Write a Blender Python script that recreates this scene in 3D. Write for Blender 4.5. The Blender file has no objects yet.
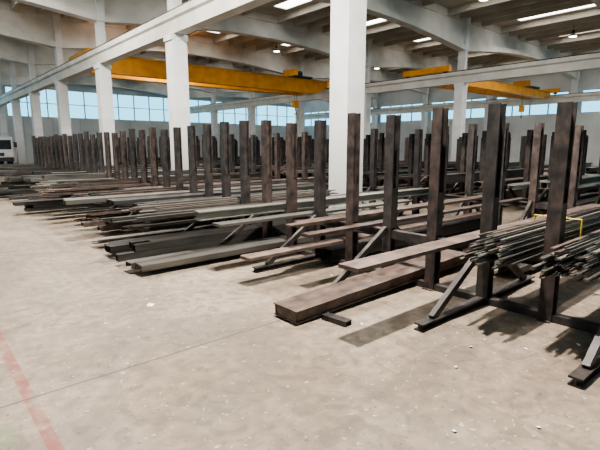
import bpy, math, random
from mathutils import Vector, Matrix
R = random.Random(7)
S = bpy.context.scene
try:
    S.view_settings.view_transform='AgX'
    S.view_settings.look='AgX - Medium High Contrast'
    S.view_settings.exposure=0.0
except Exception: pass

# ---------------- materials ----------------
def mat(name, c1, c2, scale=3.0, rough=0.7, metal=0.0, bump=0.1, detail=6, lo=0.35, hi=0.65, objrand=0.0, stretch=None, dirt=False):
    m=bpy.data.materials.new(name); m.use_nodes=True
    nt=m.node_tree; b=nt.nodes['Principled BSDF']
    tc=nt.nodes.new('ShaderNodeTexCoord')
    src=tc.outputs['Object']
    if stretch:
        mp=nt.nodes.new('ShaderNodeMapping'); mp.inputs['Scale'].default_value=stretch
        nt.links.new(src,mp.inputs['Vector']); src=mp.outputs['Vector']
    n=nt.nodes.new('ShaderNodeTexNoise'); n.inputs['Scale'].default_value=scale; n.inputs['Detail'].default_value=detail
    nt.links.new(src,n.inputs['Vector'])
    r=nt.nodes.new('ShaderNodeValToRGB')
    r.color_ramp.elements[0].position=lo; r.color_ramp.elements[1].position=hi
    r.color_ramp.elements[0].color=(*c1,1); r.color_ramp.elements[1].color=(*c2,1)
    nt.links.new(n.outputs['Fac'],r.inputs['Fac'])
    out=r.outputs['Color']
    if objrand>0:
        oi=nt.nodes.new('ShaderNodeObjectInfo')
        mr=nt.nodes.new('ShaderNodeMapRange'); mr.inputs['To Min'].default_value=1-objrand; mr.inputs['To Max'].default_value=1+objrand
        nt.links.new(oi.outputs['Random'],mr.inputs['Value'])
        hs=nt.nodes.new('ShaderNodeHueSaturation'); nt.links.new(mr.outputs['Result'],hs.inputs['Value'])
        nt.links.new(out,hs.inputs['Color']); out=hs.outputs['Color']
    if dirt:
        sp=nt.nodes.new('ShaderNodeSeparateXYZ'); nt.links.new(tc.outputs['Object'],sp.inputs[0])
        ad=nt.nodes.new('ShaderNodeMath'); ad.operation='MULTIPLY_ADD'; ad.inputs[1].default_value=-2.5; ad.inputs[2].default_value=0
        nt.links.new(n.outputs['Fac'],ad.inputs[0])
        a2=nt.nodes.new('ShaderNodeMath'); a2.operation='ADD'; nt.links.new(sp.outputs[2],a2.inputs[0]); nt.links.new(ad.outputs[0],a2.inputs[1])
        mr=nt.nodes.new('ShaderNodeMapRange'); mr.inputs['From Min'].default_value=-1.2; mr.inputs['From Max'].default_value=1.2; mr.inputs['To Min'].default_value=0.55; mr.inputs['To Max'].default_value=0.0
        nt.links.new(a2.outputs[0],mr.inputs['Value'])
        mx=nt.nodes.new('ShaderNodeMix'); mx.data_type='RGBA'; nt.links.new(mr.outputs['Result'],mx.inputs[0]); nt.links.new(out,mx.inputs[6]); mx.inputs[7].default_value=(0.2,0.18,0.15,1)
        out=mx.outputs[2]
    nt.links.new(out,b.inputs['Base Color'])
    b.inputs['Roughness'].default_value=rough; b.inputs['Metallic'].default_value=metal
    if bump>0:
        bp=nt.nodes.new('ShaderNodeBump'); bp.inputs['Strength'].default_value=bump; bp.inputs['Distance'].default_value=0.02
        nt.links.new(n.outputs['Fac'],bp.inputs['Height']); nt.links.new(bp.outputs['Normal'],b.inputs['Normal'])
    return m
def emis(name,c,s):
    m=bpy.data.materials.new(name); m.use_nodes=True
    nt=m.node_tree; nt.nodes.clear()
    o=nt.nodes.new('ShaderNodeOutputMaterial'); e=nt.nodes.new('ShaderNodeEmission')
    e.inputs[0].default_value=(*c,1); e.inputs[1].default_value=s
    nt.links.new(e.outputs[0],o.inputs[0]); return m

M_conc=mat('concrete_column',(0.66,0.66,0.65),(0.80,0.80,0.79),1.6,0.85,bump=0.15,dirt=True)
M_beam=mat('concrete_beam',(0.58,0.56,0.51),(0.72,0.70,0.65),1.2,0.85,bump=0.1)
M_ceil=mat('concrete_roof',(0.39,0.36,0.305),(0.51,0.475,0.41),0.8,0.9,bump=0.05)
M_wall=mat('wall_panel',(0.52,0.53,0.52),(0.64,0.65,0.64),0.5,0.8,bump=0.02)
M_frame=mat('window_frame',(0.30,0.32,0.33),(0.38,0.40,0.41),3,0.5,bump=0)
M_sky=emis('skylight_panel',(1.0,0.97,0.92),7.0)
M_lamp=emis('lamp_glow',(1.0,0.97,0.9),30.0)
M_post=mat('rack_paint_dark',(0.018,0.016,0.016),(0.080,0.063,0.056),9,0.55,0.15,0.3,lo=0.36,hi=0.80,objrand=0.3,stretch=(1,1,0.8),detail=9)
M_post2=mat('rack_rust_brown',(0.020,0.016,0.016),(0.120,0.082,0.068),9,0.6,0.15,0.3,lo=0.36,hi=0.78,objrand=0.3,stretch=(1,1,0.8),detail=9)
M_char=mat('steel_charcoal',(0.022,0.022,0.023),(0.075,0.070,0.066),7,0.42,0.5,0.1,objrand=0.5,stretch=(0.15,1,1))
M_grey=mat('steel_grey',(0.11,0.108,0.095),(0.25,0.24,0.21),6,0.42,0.5,0.1,objrand=0.4,stretch=(0.15,1,1))
M_rust=mat('steel_rust',(0.065,0.044,0.037),(0.19,0.132,0.108),9,0.65,0.1,0.25,lo=0.32,hi=0.72,objrand=0.15,stretch=(0.6,1,1),detail=9)
M_rustd=mat('steel_dark_rust',(0.042,0.028,0.023),(0.145,0.097,0.077),9,0.6,0.15,0.25,lo=0.34,hi=0.74,objrand=0.2,stretch=(0.6,1,1),detail=9)
M_blue=mat('steel_millscale',(0.045,0.043,0.041),(0.14,0.13,0.117),6,0.38,0.6,0.1,objrand=0.4,stretch=(0.15,1,1))
M_yel=mat('crane_yellow',(0.64,0.27,0.02),(0.78,0.36,0.03),2,0.5,0.0,0.03)
M_dark=mat('dark_machinery',(0.03,0.03,0.032),(0.06,0.06,0.06),3,0.5,0.3,0.05)
M_white=mat('truck_white',(0.70,0.71,0.72),(0.78,0.78,0.78),2,0.35,0,0)
M_rub=mat('rubber',(0.015,0.015,0.015),(0.03,0.03,0.03),5,0.8,0,0.1)
M_glassd=mat('dark_glass',(0.03,0.04,0.05),(0.05,0.06,0.07),2,0.1,0,0)
M_paper=mat('paper',(0.7,0.7,0.68),(0.8,0.8,0.78),8,0.8,0,0)
M_strap=mat('yellow_strap',(0.6,0.42,0.03),(0.7,0.5,0.06),8,0.6,0,0)

def glass():
    m=bpy.data.materials.new('window_glass'); m.use_nodes=True
    nt=m.node_tree; nt.nodes.clear()
    o=nt.nodes.new('ShaderNodeOutputMaterial'); t=nt.nodes.new('ShaderNodeBsdfTransparent'); g=nt.nodes.new('ShaderNodeBsdfGlossy')
    t.inputs[0].default_value=(0.52,0.84,0.96,1); g.inputs['Roughness'].default_value=0.1
    x=nt.nodes.new('ShaderNodeMixShader'); x.inputs[0].default_value=0.06
    nt.links.new(t.outputs[0],x.inputs[1]); nt.links.new(g.outputs[0],x.inputs[2]); nt.links.new(x.outputs[0],o.inputs[0]); return m
M_glass=glass()

def floor_mat():
    m=bpy.data.materials.new('concrete_floor'); m.use_nodes=True
    nt=m.node_tree; N=nt.nodes; L=nt.links; b=N['Principled BSDF']
    tc=N.new('ShaderNodeTexCoord'); co=tc.outputs['Object']
    def noise(s,d=6,dist=0,src=None):
        n=N.new('ShaderNodeTexNoise'); n.inputs['Scale'].default_value=s; n.inputs['Detail'].default_value=d; n.inputs['Distortion'].default_value=dist
        L.new(src or co,n.inputs['Vector']); return n.outputs['Fac']
    def ramp(f,a,c,ca=(0,0,0,1),cb=(1,1,1,1)):
        r=N.new('ShaderNodeValToRGB'); r.color_ramp.elements[0].position=a; r.color_ramp.elements[1].position=c
        r.color_ramp.elements[0].color=ca; r.color_ramp.elements[1].color=cb; L.new(f,r.inputs['Fac']); return r.outputs['Color']
    def mix(f,a,c):
        x=N.new('ShaderNodeMix'); x.data_type='RGBA'
        L.new(f,x.inputs[0])
        for s,v in ((x.inputs[6],a),(x.inputs[7],c)):
            if isinstance(v,tuple): s.default_value=v
            else: L.new(v,s)
        return x.outputs[2]
    def ma(op,a,c=None):
        x=N.new('ShaderNodeMath'); x.operation=op
        for i,v in enumerate((a,c)):
            if v is None: continue
            if isinstance(v,(int,float)): x.inputs[i].default_value=v
            else: L.new(v,x.inputs[i])
        return x.outputs[0]
    base=ramp(noise(0.6,8,0.5),0.34,0.66,(0.175,0.132,0.094,1),(0.290,0.232,0.172,1))
    fine=ramp(noise(9,9),0.35,0.7,(0.72,0.72,0.72,1),(1.14,1.14,1.14,1))
    x=N.new('ShaderNodeMix'); x.data_type='RGBA'; x.blend_type='MULTIPLY'; x.inputs[0].default_value=1.0
    L.new(base,x.inputs[6]); L.new(fine,x.inputs[7]); col=x.outputs[2]
    st=ramp(noise(0.9,9,1.6),0.46,0.62); st=ma('MULTIPLY',st,0.6)
    col=mix(st,col,(0.115,0.092,0.070,1))
    sc_=ramp(noise(3.0,9,2.5),0.54,0.62); col=mix(ma('MULTIPLY',sc_,0.45),col,(0.085,0.068,0.052,1))
    # long faint tyre/drag marks running down the aisle
    mp=N.new('ShaderNodeMapping'); mp.inputs['Scale'].default_value=(5.0,0.25,1); mp.inputs['Rotation'].default_value=(0,0,0.12); L.new(co,mp.inputs['Vector'])
    ty=ramp(noise(1.0,4,0.3,mp.outputs['Vector']),0.60,0.68); col=mix(ma('MULTIPLY',ty,0.3),col,(0.08,0.066,0.053,1))
    sp=ramp(noise(28,2),0.65,0.70); sp=ma('MULTIPLY',sp,0.6); col=mix(sp,col,(0.055,0.045,0.038,1))
    spw=ramp(noise(22,2,0.5),0.67,0.71); spw=ma('MULTIPLY',spw,0.55); col=mix(spw,col,(0.45,0.41,0.36,1))
    sx=N.new('ShaderNodeSeparateXYZ'); L.new(co,sx.inputs[0])
    X,Y=sx.outputs[0],sx.outputs[1]
    wob=ma('MULTIPLY',ma('SUBTRACT',noise(3,4),0.5),0.03)
    def line(c,p0,per,w):
        t=ma('DIVIDE',ma('SUBTRACT',ma('ADD',c,wob),p0),per)
        fr=ma('ABSOLUTE',ma('SUBTRACT',ma('FRACT',ma('ADD',t,0.5)),0.5))
        return ma('LESS_THAN',fr,w/per)
    col=mix(ma('MULTIPLY',line(Y,3.17,4.9,0.010),0.75),col,(0.045,0.036,0.03,1))
    col=mix(ma('MULTIPLY',line(X,-1.0,7.0,0.009),0.6),col,(0.06,0.05,0.04,1))
    rl=ma('LESS_THAN',ma('ABSOLUTE',ma('SUBTRACT',X,0.45)),0.035)
    wear=ramp(noise(6,6,0.5),0.34,0.60)
    col=mix(ma('MULTIPLY',ma('MULTIPLY',rl,wear),0.8),col,(0.19,0.036,0.032,1))
    gl=ma('LESS_THAN',ma('ABSOLUTE',ma('SUBTRACT',X,0.22)),0.10)
    wear2=ramp(noise(4,6,0.8),0.42,0.60)
    col=mix(ma('MULTIPLY',ma('MULTIPLY',gl,wear2),0.4),col,(0.09,0.15,0.07,1))
    L.new(col,b.inputs['Base Color'])
    L.new(ramp(noise(1.2,5),0.3,0.7,(0.55,0.55,0.55,1),(0.8,0.8,0.8,1)),b.inputs['Roughness'])
    bp=N.new('ShaderNodeBump'); bp.inputs['Strength'].default_value=0.15; bp.inputs['Distance'].default_value=0.01
    L.new(noise(14,8),bp.inputs['Height']); L.new(bp.outputs['Normal'],b.inputs['Normal'])
    return m
M_floor=floor_mat()

# ---------------- mesh builder ----------------
class MB:
    def __init__(s): s.v=[]; s.f=[]; s.mi=[]; s.mats=[]
    def m(s,mt):
        if mt not in s.mats: s.mats.append(mt)
        return s.mats.index(mt)
    def box(s,x0,x1,y0,y1,z0,z1,mt):
        k=len(s.v); s.v+=[(x0,y0,z0),(x1,y0,z0),(x1,y1,z0),(x0,y1,z0),(x0,y0,z1),(x1,y0,z1),(x1,y1,z1),(x0,y1,z1)]
        for q in ((3,2,1,0),(4,5,6,7),(0,1,5,4),(1,2,6,5),(2,3,7,6),(3,0,4,7)):
            s.f.append(tuple(k+i for i in q)); s.mi.append(s.m(mt))
    def ext(s,prof,p0,p1,up,mt):
        p0=Vector(p0);p1=Vector(p1); d=(p1-p0).normalized(); u=Vector(up); u=(u-d*u.dot(d)).normalized(); sd=d.cross(u)
        k=len(s.v); n=len(prof)
        for p in (p0,p1):
            for a,c in prof: s.v.append(tuple(p+sd*a+u*c))
        i=s.m(mt)
        for j in range(n):
            j2=(j+1)%n; s.f.append((k+j,k+j2,k+n+j2,k+n+j)); s.mi.append(i)
        s.f.append(tuple(k+j for j in reversed(range(n)))); s.mi.append(i)
        s.f.append(tuple(k+n+j for j in range(n))); s.mi.append(i)
    def cyl(s,p0,p1,r,mt,n=16):
        s.ext([(r*math.cos(2*math.pi*i/n),r*math.sin(2*math.pi*i/n)) for i in range(n)],p0,p1,(0,0,1) if abs(Vector(p1)[2]-Vector(p0)[2])<0.2*(Vector(p1)-Vector(p0)).length else (1,0,0),mt)
    def mesh(s,name):
        me=bpy.data.meshes.new(name); me.from_pydata(s.v,[],s.f)
        for t in s.mats: me.materials.append(t)
        for p,i in zip(me.polygons,s.mi): p.material_index=i
        import bmesh
        bm=bmesh.new(); bm.from_mesh(me); bmesh.ops.recalc_face_normals(bm,faces=bm.faces); bm.to_mesh(me); bm.free()
        return me
    def obj(s,name,loc=(0,0,0),rz=0,ry=0):
        o=bpy.data.objects.new(name,s.mesh(name)); o.location=loc; o.rotation_euler=(0,ry,rz); S.collection.objects.link(o); return o
def crect(w,h): return [(-w/2,-h/2),(w/2,-h/2),(w/2,h/2),(-w/2,h/2)]
def hprof(w,h,t):
    a=t/2
    return [(-w/2,-h/2),(w/2,-h/2),(w/2,-h/2+t),(a,-h/2+t),(a,h/2-t),(w/2,h/2-t),(w/2,h/2),(-w/2,h/2),(-w/2,h/2-t),(-a,h/2-t),(-a,-h/2+t),(-w/2,-h/2+t)]
def cprof(w,h,t):
    return [(-w/2,0),(-w/2+t,0),(-w/2+t,h-t),(w/2-t,h-t),(w/2-t,0),(w/2,0),(w/2,h),(-w/2,h)]

# ---------------- shell ----------------
X0,X1,Y0,Y1=-11.0,43.2,-7.6,50.0
ROWS=[-11.0,7.3,25.2,43.2]
COLY=[-0.6,6.9,14.7,22.0,29.1,36.0,42.8,49.6]
ZC=8.9
b=MB(); b.box(X0-0.3,X1+0.3,Y0-0.3,Y1+0.3,-0.1,0,M_floor); b.obj('floor')

b=MB(); sk=MB()
skx=[]
for span in range(3):
    a,c=ROWS[span],ROWS[span+1]
    for fr in (0.17,0.5,0.83): skx.append(a+(c-a)*fr)
cuts=sorted(skx); prev=X0
for cx in cuts:
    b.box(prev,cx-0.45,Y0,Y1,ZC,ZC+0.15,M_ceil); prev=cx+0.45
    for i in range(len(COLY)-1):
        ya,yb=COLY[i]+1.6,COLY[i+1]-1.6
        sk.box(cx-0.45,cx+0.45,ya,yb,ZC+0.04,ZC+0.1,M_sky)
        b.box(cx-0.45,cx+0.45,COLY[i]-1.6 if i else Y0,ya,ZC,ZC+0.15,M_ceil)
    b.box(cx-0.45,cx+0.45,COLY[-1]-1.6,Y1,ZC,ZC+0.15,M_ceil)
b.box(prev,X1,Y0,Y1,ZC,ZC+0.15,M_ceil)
x=X0+0.6
while x<X1-0.3:
    if min(abs(x-c) for c in skx)>0.55:
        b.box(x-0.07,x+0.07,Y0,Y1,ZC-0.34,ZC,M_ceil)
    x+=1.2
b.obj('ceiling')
sk.obj('skylight_strips')

def roofbeam(xa,xb,y):
    b=MB(); n=16; pts=[]
    for i in range(n+1):
        t=i/n; pts.append((xa+(xb-xa)*t, 7.0+0.65*math.sin(math.pi*t)))
    def prism(lo,hi,w):
        k=len(b.v); mi=b.m(M_beam)
        for s in (-w/2,w/2):
            for p in lo: b.v.append((p[0],y+s,p[1]))
            for p in hi: b.v.append((p[0],y+s,p[1]))
        m_=len(lo); st=2*m_
        for i in range(m_-1):
            for q in ((k+i,k+i+1,k+m_+i+1,k+m_+i),(k+st+i,k+st+m_+i,k+st+m_+i+1,k+st+i+1),(k+i,k+st+i,k+st+i+1,k+i+1),(k+m_+i,k+m_+i+1,k+st+m_+i+1,k+st+m_+i)):
                b.f.append(q); b.mi.append(mi)
        for i in (0,m_-1):
            b.f.append((k+i,k+m_+i,k+st+m_+i,k+st+i)); b.mi.append(mi)
    prism(pts,[(p[0],p[1]+0.28) for p in pts],0.5)
    prism([(p[0],p[1]+0.28) for p in pts],[(p[0],ZC-0.36) for p in pts],0.22)
    prism([(p[0],ZC-0.36) for p in pts],[(p[0],ZC) for p in pts],0.4)
    b.obj('roof_beam')
for i in range(3):
    for y in COLY: roofbeam(ROWS[i]+0.17,ROWS[i+1]-0.17,y)

cm=None
for x in ROWS[1:]:
    for y in COLY:
        if cm is None:
            b=MB(); b.box(-0.26,0.26,-0.26,0.26,0,5.2,M_conc)
            b.box(-0.31,0.31,-0.27,0.27,5.0,5.19,M_conc)
            b.box(-0.15,0.15,-0.22,0.22,5.85,7.0,M_conc)
            b.box(-0.17,0.17,-0.26,0.26,7.0,ZC,M_conc)
            cm=b.mesh('concrete_column')
        o=bpy.data.objects.new('concrete_column',cm); o.location=(x if x<40 else x-0.3,y,0); S.collection.objects.link(o)
for x in ROWS[1:]:
    if x>40: x-=0.3
    b=MB(); 
    b.ext([(-0.2,5.2),(0.2,5.2),(0.2,5.6),(0.28,5.66),(0.28,5.85),(-0.28,5.85),(-0.28,5.66),(-0.2,5.6)],(x,Y0,0),(x,Y1-0.1,0),(0,0,1),M_beam)
    for s in (-0.22,0.22): b.box(x+s-0.03,x+s+0.03,Y0,Y1-0.1,5.85,5.91,M_dark)
    b.obj('crane_runway_beam')

def wall_y(name,ya,yb):
    b=MB()
    b.box(X0,X1,ya,yb,0,4.3,M_wall); b.box(X0,X1,ya,yb,7.0,ZC+0.15,M_wall)
    for x in ROWS: b.box(max(X0,x-0.5),min(X1,x+0.5),ya,yb,4.3,7.0,M_wall)
    xx=X0+2.5; yi=ya if ya>0 else yb
    while xx<X1: b.box(xx-0.02,xx+0.02,min(yi,yi-0.02 if ya>0 else yi+0.02),max(yi,yi-0.02 if ya>0 else yi+0.02),0,4.3,M_frame); xx+=2.5
    b.obj(name)
def wall_x(name,xa,xb):
    b=MB()
    b.box(xa,xb,Y0,Y1,0,4.3,M_wall); b.box(xa,xb,Y0,Y1,6.2,ZC+0.15,M_wall)
    b.box(xa,xb,Y0,COLY[0]-0.5,4.3,6.2,M_wall)
    for y in COLY: b.box(xa,xb,y-0.5,min(Y1,y+0.5),4.3,6.2,M_wall)
    b.obj(name)
wall_y('wall_far',Y1,Y1+0.25); wall_y('wall_back',Y0-0.25,Y0)
wall_x('wall_right',X1,X1+0.25); wall_x('wall_left',X0-0.25,X0)
k=1
for yy0 in (Y1,Y0-0.25):
    for i in range(3):
        b=MB(); a,c=ROWS[i]+0.5,ROWS[i+1]-0.5; n=10
        b.box(a,c,yy0+0.12,yy0+0.13,4.3,7.0,M_glass)
        for j in range(n+1):
            xx=a+(c-a)*j/n; b.box(xx-0.04,xx+0.04,yy0+0.06,yy0+0.19,4.3,7.0,M_frame)
        for z in (4.3,5.6,6.94): b.box(a,c,yy0+0.06,yy0+0.19,z,z+0.06,M_frame)
        b.obj('window_%d'%k); k+=1
for xx0 in (X1,X0-0.25):
    for i in range(len(COLY)-1):
        b=MB(); a,c=COLY[i]+0.5,COLY[i+1]-0.5; n=4
        b.box(xx0+0.12,xx0+0.13,a,c,4.3,6.2,M_glass)
        for j in range(n+1):
            yy=a+(c-a)*j/n; b.box(xx0+0.06,xx0+0.19,yy-0.04,yy+0.04,4.3,6.2,M_frame)
        for z in (4.3,6.14): b.box(xx0+0.06,xx0+0.19,a,c,z,z+0.06,M_frame)
        b.obj('window_%d'%k); k+=1

def crane(xa,xb,y,tx,zb,zt):
    b=MB()
    for s in (-0.8,0.8):
        k=len(b.v); mi=b.m(M_yel); prof=[(xa,zt-0.4),(xa+1.2,zb),(xb-1.2,zb),(xb,zt-0.4),(xb,zt),(xa,zt)]
        for w in (-0.2,0.2):
            for p in prof: b.v.append((p[0],y+s+w,p[1]))
        n=6
        b.f.append(tuple(k+i for i in range(n))); b.mi.append(mi); b.f.append(tuple(k+n+i for i in range(n))); b.mi.append(mi)
        for i in range(n): b.f.append((k+i,k+(i+1)%n,k+n+(i+1)%n,k+n+i)); b.mi.append(mi)
        b.box(xa,xb,y+s-0.26,y+s+0.26,zt,zt+0.04,M_yel)
        b.box(xa+.3,xb-.3,y+s-0.03,y+s+0.03,zt+.04,zt+.1,M_dark)
    for xe in (xa,xb):
        b.box(xe-0.12,xe+0.12,y-1.7,y+1.7,6.05,6.4,M_yel)
        for s in (-1.4,1.4): b.cyl((xe-0.06,y+s,6.06),(xe+0.06,y+s,6.06),0.15,M_dark,14)
    z=zt+0.12
    b.box(tx-0.8,tx+0.8,y-1.0,y+1.0,z,z+.13,M_dark)
    b.cyl((tx-0.5,y,z+.38),(tx+0.5,y,z+.38),0.26,M_dark,16); b.box(tx-0.75,tx-0.35,y-0.7,y+0.5,z+.13,z+.6,M_yel)
    for s in (-0.1,0.1): b.cyl((tx+s,y,4.9),(tx+s,y,z+.3),0.015,M_dark,6)
    b.box(tx-0.2,tx+0.2,y-0.15,y+0.15,4.4,4.9,M_yel)
    hk=[(0,4.4),(0,4.2),(0.1,4.12),(0.12,4.0),(0,3.92),(-0.1,4.0)]
    for p,q in zip(hk[:-1],hk[1:]): b.cyl((tx+p[0],y,p[1]),(tx+q[0],y,q[1]),0.03,M_dark,6)
    b.obj('overhead_crane')
crane(7.68,24.82,26.5,22.5,5.4,6.3)
crane(25.58,42.5,17.4,39.5,5.55,6.1)

lm=None
lamps=[(x,y) for x in (12.5,20,30.5,37.5) for y in (10.8,25.5,39.4)]+[(3.1,y) for y in (3.0,10.8,18.4,25.5,32.5)]+[(-3.0,y) for y in (3.0,10.8)]
for x,y in lamps:
    if lm is None:
        b=MB(); b.cyl((0,0,0.35),(0,0,0.98),0.015,M_dark,6); b.cyl((0,0,0.2),(0,0,0.36),0.08,M_dark,12)
        n=16;k0=len(b.v);mi=b.m(M_frame)
        for r,z in ((0.08,0.2),(0.22,0.0)):
            for i in range(n): b.v.append((r*math.cos(2*math.pi*i/n),r*math.sin(2*math.pi*i/n),z))
        for i in range(n): b.f.append((k0+i,k0+(i+1)%n,k0+n+(i+1)%n,k0+n+i)); b.mi.append(mi)
        b.cyl((0,0,0.0),(0,0,0.02),0.18,M_lamp,12)
        lm=b.mesh('high_bay_lamp')
    o=bpy.data.objects.new('high_bay_lamp',lm); o.location=(x,y,ZC-1.0); S.collection.objects.link(o)
for x,y,p in ((3.1,3.0,2000),(3.1,10.8,1100),(3.1,18.4,900),(12.5,10.8,750),(12.5,25.5,650),(30.5,10.8,650)):
    l=bpy.data.lights.new('lamp_light','AREA'); l.shape='DISK'; l.size=0.3; l.energy=p; l.color=(1,0.94,0.86)
    o=bpy.data.objects.new('lamp_light',l); o.location=(x,y,ZC-1.03); S.collection.objects.link(o)

# ---------------- racks ----------------
P=0.62; YS=0.93; PW=0.12
def rack_mesh(np_,mats_,seed=0,foot=1.15):
    rr=random.Random(seed); b=MB()
    mb=mats_[0]
    for i in range(np_):
        y=i*P; h=1.98+rr.uniform(-0.05,0.06); matp=rr.choice(mats_)
        b.ext(hprof(PW,PW,0.018),(0,y,0.0),(0,y,h),(1,0,0),matp)
        b.box(-0.042,0.042,y-0.058,y-0.05,0.62,1.1,matp)
        b.box(-0.1,0.1,y-0.055,y+0.055,0.0,0.012,matp)
    for i in range(np_-1):
        ya,yb=i*P+PW/2,(i+1)*P-PW/2
        b.ext(crect(0.1,0.07),(0,ya-0.01,0.035),(0,yb+0.01,0.035),(0,0,1),mb)
        b.ext(hprof(0.09,0.1,0.014),(0,ya-0.01,0.55),(0,yb+0.01,0.55),(0,0,1),mb)
    for i in range(0,np_,2):
        y=i*P
        for s in (-1,1):
            b.ext(hprof(0.09,0.07,0.014),(s*PW/2,y,0.035),(s*foot,y,0.035),(0,0,1),mb)
            b.ext(crect(0.065,0.05),(s*(foot-0.2),y,0.07),(s*0.07,y,0.62),(0,1,0),mb)
    return b.mesh('steel_storage_rack')
meshes={}
RX=[4.4,8.5,12.6,16.7,20.8]
NM=[9,12,13,13,13]
def getm(key,ft):
    kk=key+(ft,)
    if kk not in meshes:
        t,j=key
        meshes[kk]=rack_mesh(4,(M_post,M_post2) if t=='n' else (M_post,M_post,M_post2),seed=(j+3 if t=='n' else 10+j),foot=ft)
    return meshes[kk]
for r,x in enumerate(RX):
    for kx in range(NM[r]):
        key=('n' if (kx<3 and r<2) else 'd',(kx+r)%3)
        o=bpy.data.objects.new('steel_storage_rack',getm(key,0.85 if r==1 else 1.15)); o.location=(x,YS+kx*4*P,0); S.collection.objects.link(o)
b=MB()
for r,x in enumerate(RX):
    for kx in range(NM[r]-1):
        ya=YS+(kx*4+3)*P+PW/2; yb=ya+P-PW
        b.box(x-0.05,x+0.05,ya,yb,0,0.07,M_post); b.box(x-0.045,x+0.045,ya,yb,0.5,0.6,M_post)
b.obj('rack_tie_beams')

# ---------------- stock on racks ----------------
def bundle(kind,x0,x1,yc,z,w,mt,seed,yaw=0.0,name=None,maxh=0.3,stag=0.35,pitch=0.0):
    rr=random.Random(seed); b=MB()
    if kind=='flats':
        bw=rr.choice((0.05,0.06,0.075)); t=rr.choice((0.018,0.022,0.03)); n=max(1,int(w/bw)); layers=rr.randint(2,max(2,int(maxh/t*0.6)))
        layers=min(layers,6)
        for l in range(layers):
            for i in range(n):
                if l>1 and rr.random()<0.15*l: continue
                yy=(i-(n-1)/2)*bw; a=rr.uniform(0,stag); c=rr.uniform(0,stag)
                b.box(a,x1-x0-c,yy-bw/2+0.002,yy+bw/2-0.002,l*t,l*t+t-0.002,mt if rr.random()<0.75 else M_rustd)
        nm='steel_flat_bar_bundle'
    elif kind=='rods':
        t=0.028; n=int(w/t)
        nl=int(maxh/t)
        for l in range(nl):
            ww=max(4,int(n*(1-0.06*l)))
            for i in range(ww):
                if rr.random()<0.12: continue
                yy=(i-(ww-1)/2)*t; a=rr.uniform(0,stag)+0.03*l; L=x1-x0-rr.uniform(0,stag)
                lim=w/2-0.015
                y1=max(-lim,min(lim,yy+rr.uniform(-0.05,0.05))); y0=max(-lim,min(lim,yy+rr.uniform(-0.012,0.012)))
                d=rr.uniform(0.018,0.027); q=rr.random(); m_=M_blue if q<0.45 else (M_grey if q<0.6 else (M_char if q<0.75 else M_rustd))
                z0=l*t+t/2
                b.ext([(-d/2,-d/2),(d/2,-d/2),(d/2,-d/2+0.006),(-d/2+0.006,-d/2+0.006),(-d/2+0.006,d/2),(-d/2,d/2)] if rr.random()<0.4 else crect(d*1.2,d*0.6),(a,y0,z0+rr.uniform(-0.003,0.003)),(L,y1,z0),(0,0,1),m_)
        nm='steel_thin_bar_bundle'
    elif kind=='tubes':
        d=rr.choice((0.06,0.08,0.1)); n=max(1,int(w/d)); layers=rr.randint(1,max(1,min(3,int(maxh/d))))
        for l in range(layers):
            for i in range(n):
                yy=(i-(n-1)/2)*d; a=rr.uniform(0,stag); h=d/2-0.002; k=h-0.006
                X_=x1-x0-rr.uniform(0,stag)
                zc=l*d+d/2
                b.box(a,X_,yy-h,yy+h,zc+k,zc+h,mt); b.box(a,X_,yy-h,yy+h,zc-h,zc-k,mt)
                b.box(a,X_,yy-h,yy-k,zc-k,zc+k,mt); b.box(a,X_,yy+k,yy+h,zc-k,zc+k,mt)
        nm='steel_tube_bundle'
    elif kind=='hbeam':
        h=rr.choice((0.12,0.16,0.2)); h=min(h,maxh); n=max(1,int(w/(h*0.9+0.01)))
        for i in range(n):
            yy=(i-(n-1)/2)*(h*0.9+0.01); a=rr.uniform(0,stag)
            b.ext(hprof(h*0.9,h,0.014),(a,yy,h/2),(x1-x0-rr.uniform(0,stag),yy,h/2),(0,0,1),mt)
        nm='steel_h_beam_stack'
    elif kind=='channel':
        cw=min(w/2-0.01,0.2); h=0.08; layers=rr.randint(1,max(1,min(3,int(maxh/h))))
        for l in range(layers):
            for i in (-1,1):
                a=rr.uniform(0,stag); b.ext(cprof(cw,h-0.003,0.012),(a,i*(cw/2+0.005),l*h),(x1-x0-rr.uniform(0,stag),i*(cw/2+0.005),l*h),(0,0,1),mt)
        nm='steel_channel_stack'
    elif kind=='plate':
        b.box(0,x1-x0,-w/2,w/2,0,0.035,mt); nm='steel_flat_plate'
    elif kind=='box':
        h=0.115;k=0.012
        L=x1-x0
        b.box(0,L,-w/2,w/2,h-k,h,mt); b.box(0,L,-w/2,w/2,0,k,mt); b.box(0.0,L,-w/2+0.02,-w/2+0.02+k,k,h-k,mt); b.box(0.0,L,w/2-k-0.02,w/2-0.02,k,h-k,mt)
        b.box(0.01,0.02,-w/2+.03,w/2-.03,k,h-k,mt)
        nm='steel_box_beam'
    b.obj(name or nm,(x0,yc,z),yaw,pitch)

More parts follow.
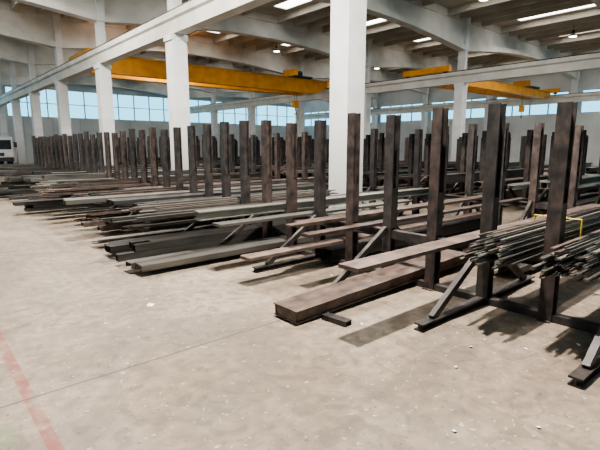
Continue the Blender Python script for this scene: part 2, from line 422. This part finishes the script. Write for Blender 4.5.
def limit(yc,x0,x1):
    for c in COLY:
        if abs(yc-c)<0.56 and x0<6.9<x1: return 6.9
    return x1
def sc(i): return YS+(i+0.5)*P
B0,B1=0.07,0.6
bundle('rods',3.5,9.3,sc(1),B1,0.46,M_blue,11,0,maxh=0.25,stag=0.5)
bundle('rods',3.5,9.3,sc(0),B1,0.46,M_blue,12,0,maxh=0.23,stag=0.5)
bundle('plate',2.65,8.8,sc(2)-0.02,B1,0.22,M_rust,13)
bundle('box',2.52,8.3,sc(3)+0.02,0.018,0.34,M_rustd,14,pitch=-0.0302)
b=MB(); b.ext(cprof(0.09,0.05,0.012),(-0.14,0,0),(0.14,0,0),(0,0,1),M_post); b.obj('steel_channel_offcut',(2.86,2.79,0.0),math.radians(-84))
bundle('channel',4.1,8.8,sc(5),B0,0.3,M_char,151,maxh=0.2,stag=0.1)
bundle('plate',3.3,8.8,sc(4),B1,0.14,M_rustd,15)
bundle('plate',2.85,8.8,sc(5)-0.08,0.31,0.2,M_rust,15)
bundle('flats',3.5,9.0,sc(5),B1,0.24,M_rustd,16,maxh=0.08)
bundle('plate',2.9,6.9,sc(6),B1,0.2,M_grey,161)
bundle('channel',2.0,8.6,sc(7)-0.01,B0,0.42,M_blue,17,maxh=0.09,stag=0.1)
bundle('hbeam',2.9,8.7,sc(7),B1,0.3,M_grey,18,maxh=0.12)
bundle('channel',5.2,9.0,sc(2),B0,0.4,M_char,19,maxh=0.2)
kinds=['flats','tubes','channel','hbeam','flats','channel','rods','flats']
mats=[M_char,M_blue,M_grey,M_char,M_rustd,M_char,M_blue,M_grey,M_blue]
for i in range(8,36):
    yc=sc(i)
    for lvl in (0,1):
        if R.random()<0.04: continue
        x0=R.uniform(1.8,3.3); x1=limit(yc,x0,x0+R.uniform(6.2,6.7))
        bundle(R.choice(kinds),x0,x1,yc,(B0,B1)[lvl],0.42*R.uniform(0.7,1),R.choice(mats),100+i*2+lvl,maxh=(0.3,0.24)[lvl],stag=0.6)
for r,(xa,n,st) in enumerate(((11.3,50,1),(19.5,50,2))):
    for i in range(0,n,st):
        yc=sc(i)
        for lvl in (0,1):
            if R.random()<0.1: continue
            x0=xa+R.uniform(-0.9,0.6); x1=x0+R.uniform(5.6,6.2)
            if xa>18: x1=min(x1,24.5)
            bundle(R.choice(['channel','hbeam','flats']),x0,x1,yc,(B0,B1)[lvl],0.4*R.uniform(0.7,1),R.choice(mats+[M_rust]),900+r*200+i*2+lvl,maxh=0.34)
b=MB(); yc=sc(1)
b.box(0,0.04,-0.235,0.235,0.235,0.241,M_strap)
for s in (-1,1): b.box(0,0.04,min(s*0.236,s*0.241),max(s*0.236,s*0.241),0.0,0.241,M_strap)
b.obj('bundle_strap',(5.3,yc,B1))

# truck at the far end
b=MB()
b.box(-1.1,1.1,-1.0,0.9,0.55,2.3,M_white); b.box(-1.0,1.0,-1.02,-0.99,1.35,2.05,M_glassd)
b.box(-1.1,1.1,-1.08,-0.98,0.45,0.75,M_dark); b.box(-0.5,0.5,-1.03,-1.0,0.85,1.1,M_dark)
b.box(-0.4,0.4,0.9,5.5,0.6,0.8,M_dark); b.box(-1.15,1.15,1.1,5.5,0.85,1.3,M_white)
for s in (-1,1):
    b.box(s*1.11-0.01,s*1.11+0.01,-0.6,0.3,1.35,2.0,M_glassd)
    for y in (-0.2,4.2): b.cyl((s*0.8,y,0.45),(s*1.1,y,0.45),0.45,M_rub,18)
    b.box(s*0.85-0.13,s*0.85+0.13,-1.1,-1.07,0.8,0.95,M_paper)
    b.box(s*1.3-0.1,s*1.3+0.1,-0.95,-0.85,1.5,1.9,M_dark); b.box(min(s*1.1,s*1.3),max(s*1.1,s*1.3),-0.92,-0.88,1.85,1.9,M_dark)
b.obj('flatbed_truck',(5.4,42.0,0))

for j,(x,y) in enumerate(((1.75,4.35),(3.9,3.9),(2.9,1.6),(3.0,2.6),(3.6,1.4),(4.0,1.15),(2.2,1.2),(2.6,0.9),(3.3,1.7))):
    b=MB(); s=0.035 if j<1 else 0.014
    k=len(b.v); b.v+=[(-s,-s,0.002),(s,-s*.8,0.004),(s*.9,s,0.012),(-s,s*.7,0.003),(0,0,0.014)]
    for q in ((0,1,4),(1,2,4),(2,3,4),(3,0,4)): b.f.append(q); b.mi.append(b.m(M_paper))
    b.obj('paper_scrap',(x,y,0),R.uniform(0,3))

# ---------------- light ----------------
w=bpy.data.worlds.new('World'); S.world=w; w.use_nodes=True
bg=w.node_tree.nodes['Background']; bg.inputs[0].default_value=(0.92,0.97,1.0,1); bg.inputs[1].default_value=2.6

cam=bpy.data.cameras.new('camera'); co=bpy.data.objects.new('camera',cam); S.collection.objects.link(co)
cam.sensor_width=36; cam.lens=27.3; cam.clip_end=300
co.location=(0,0,1.6); co.rotation_euler=(math.radians(90-9.85),0,math.radians(-40.9))
S.camera=co
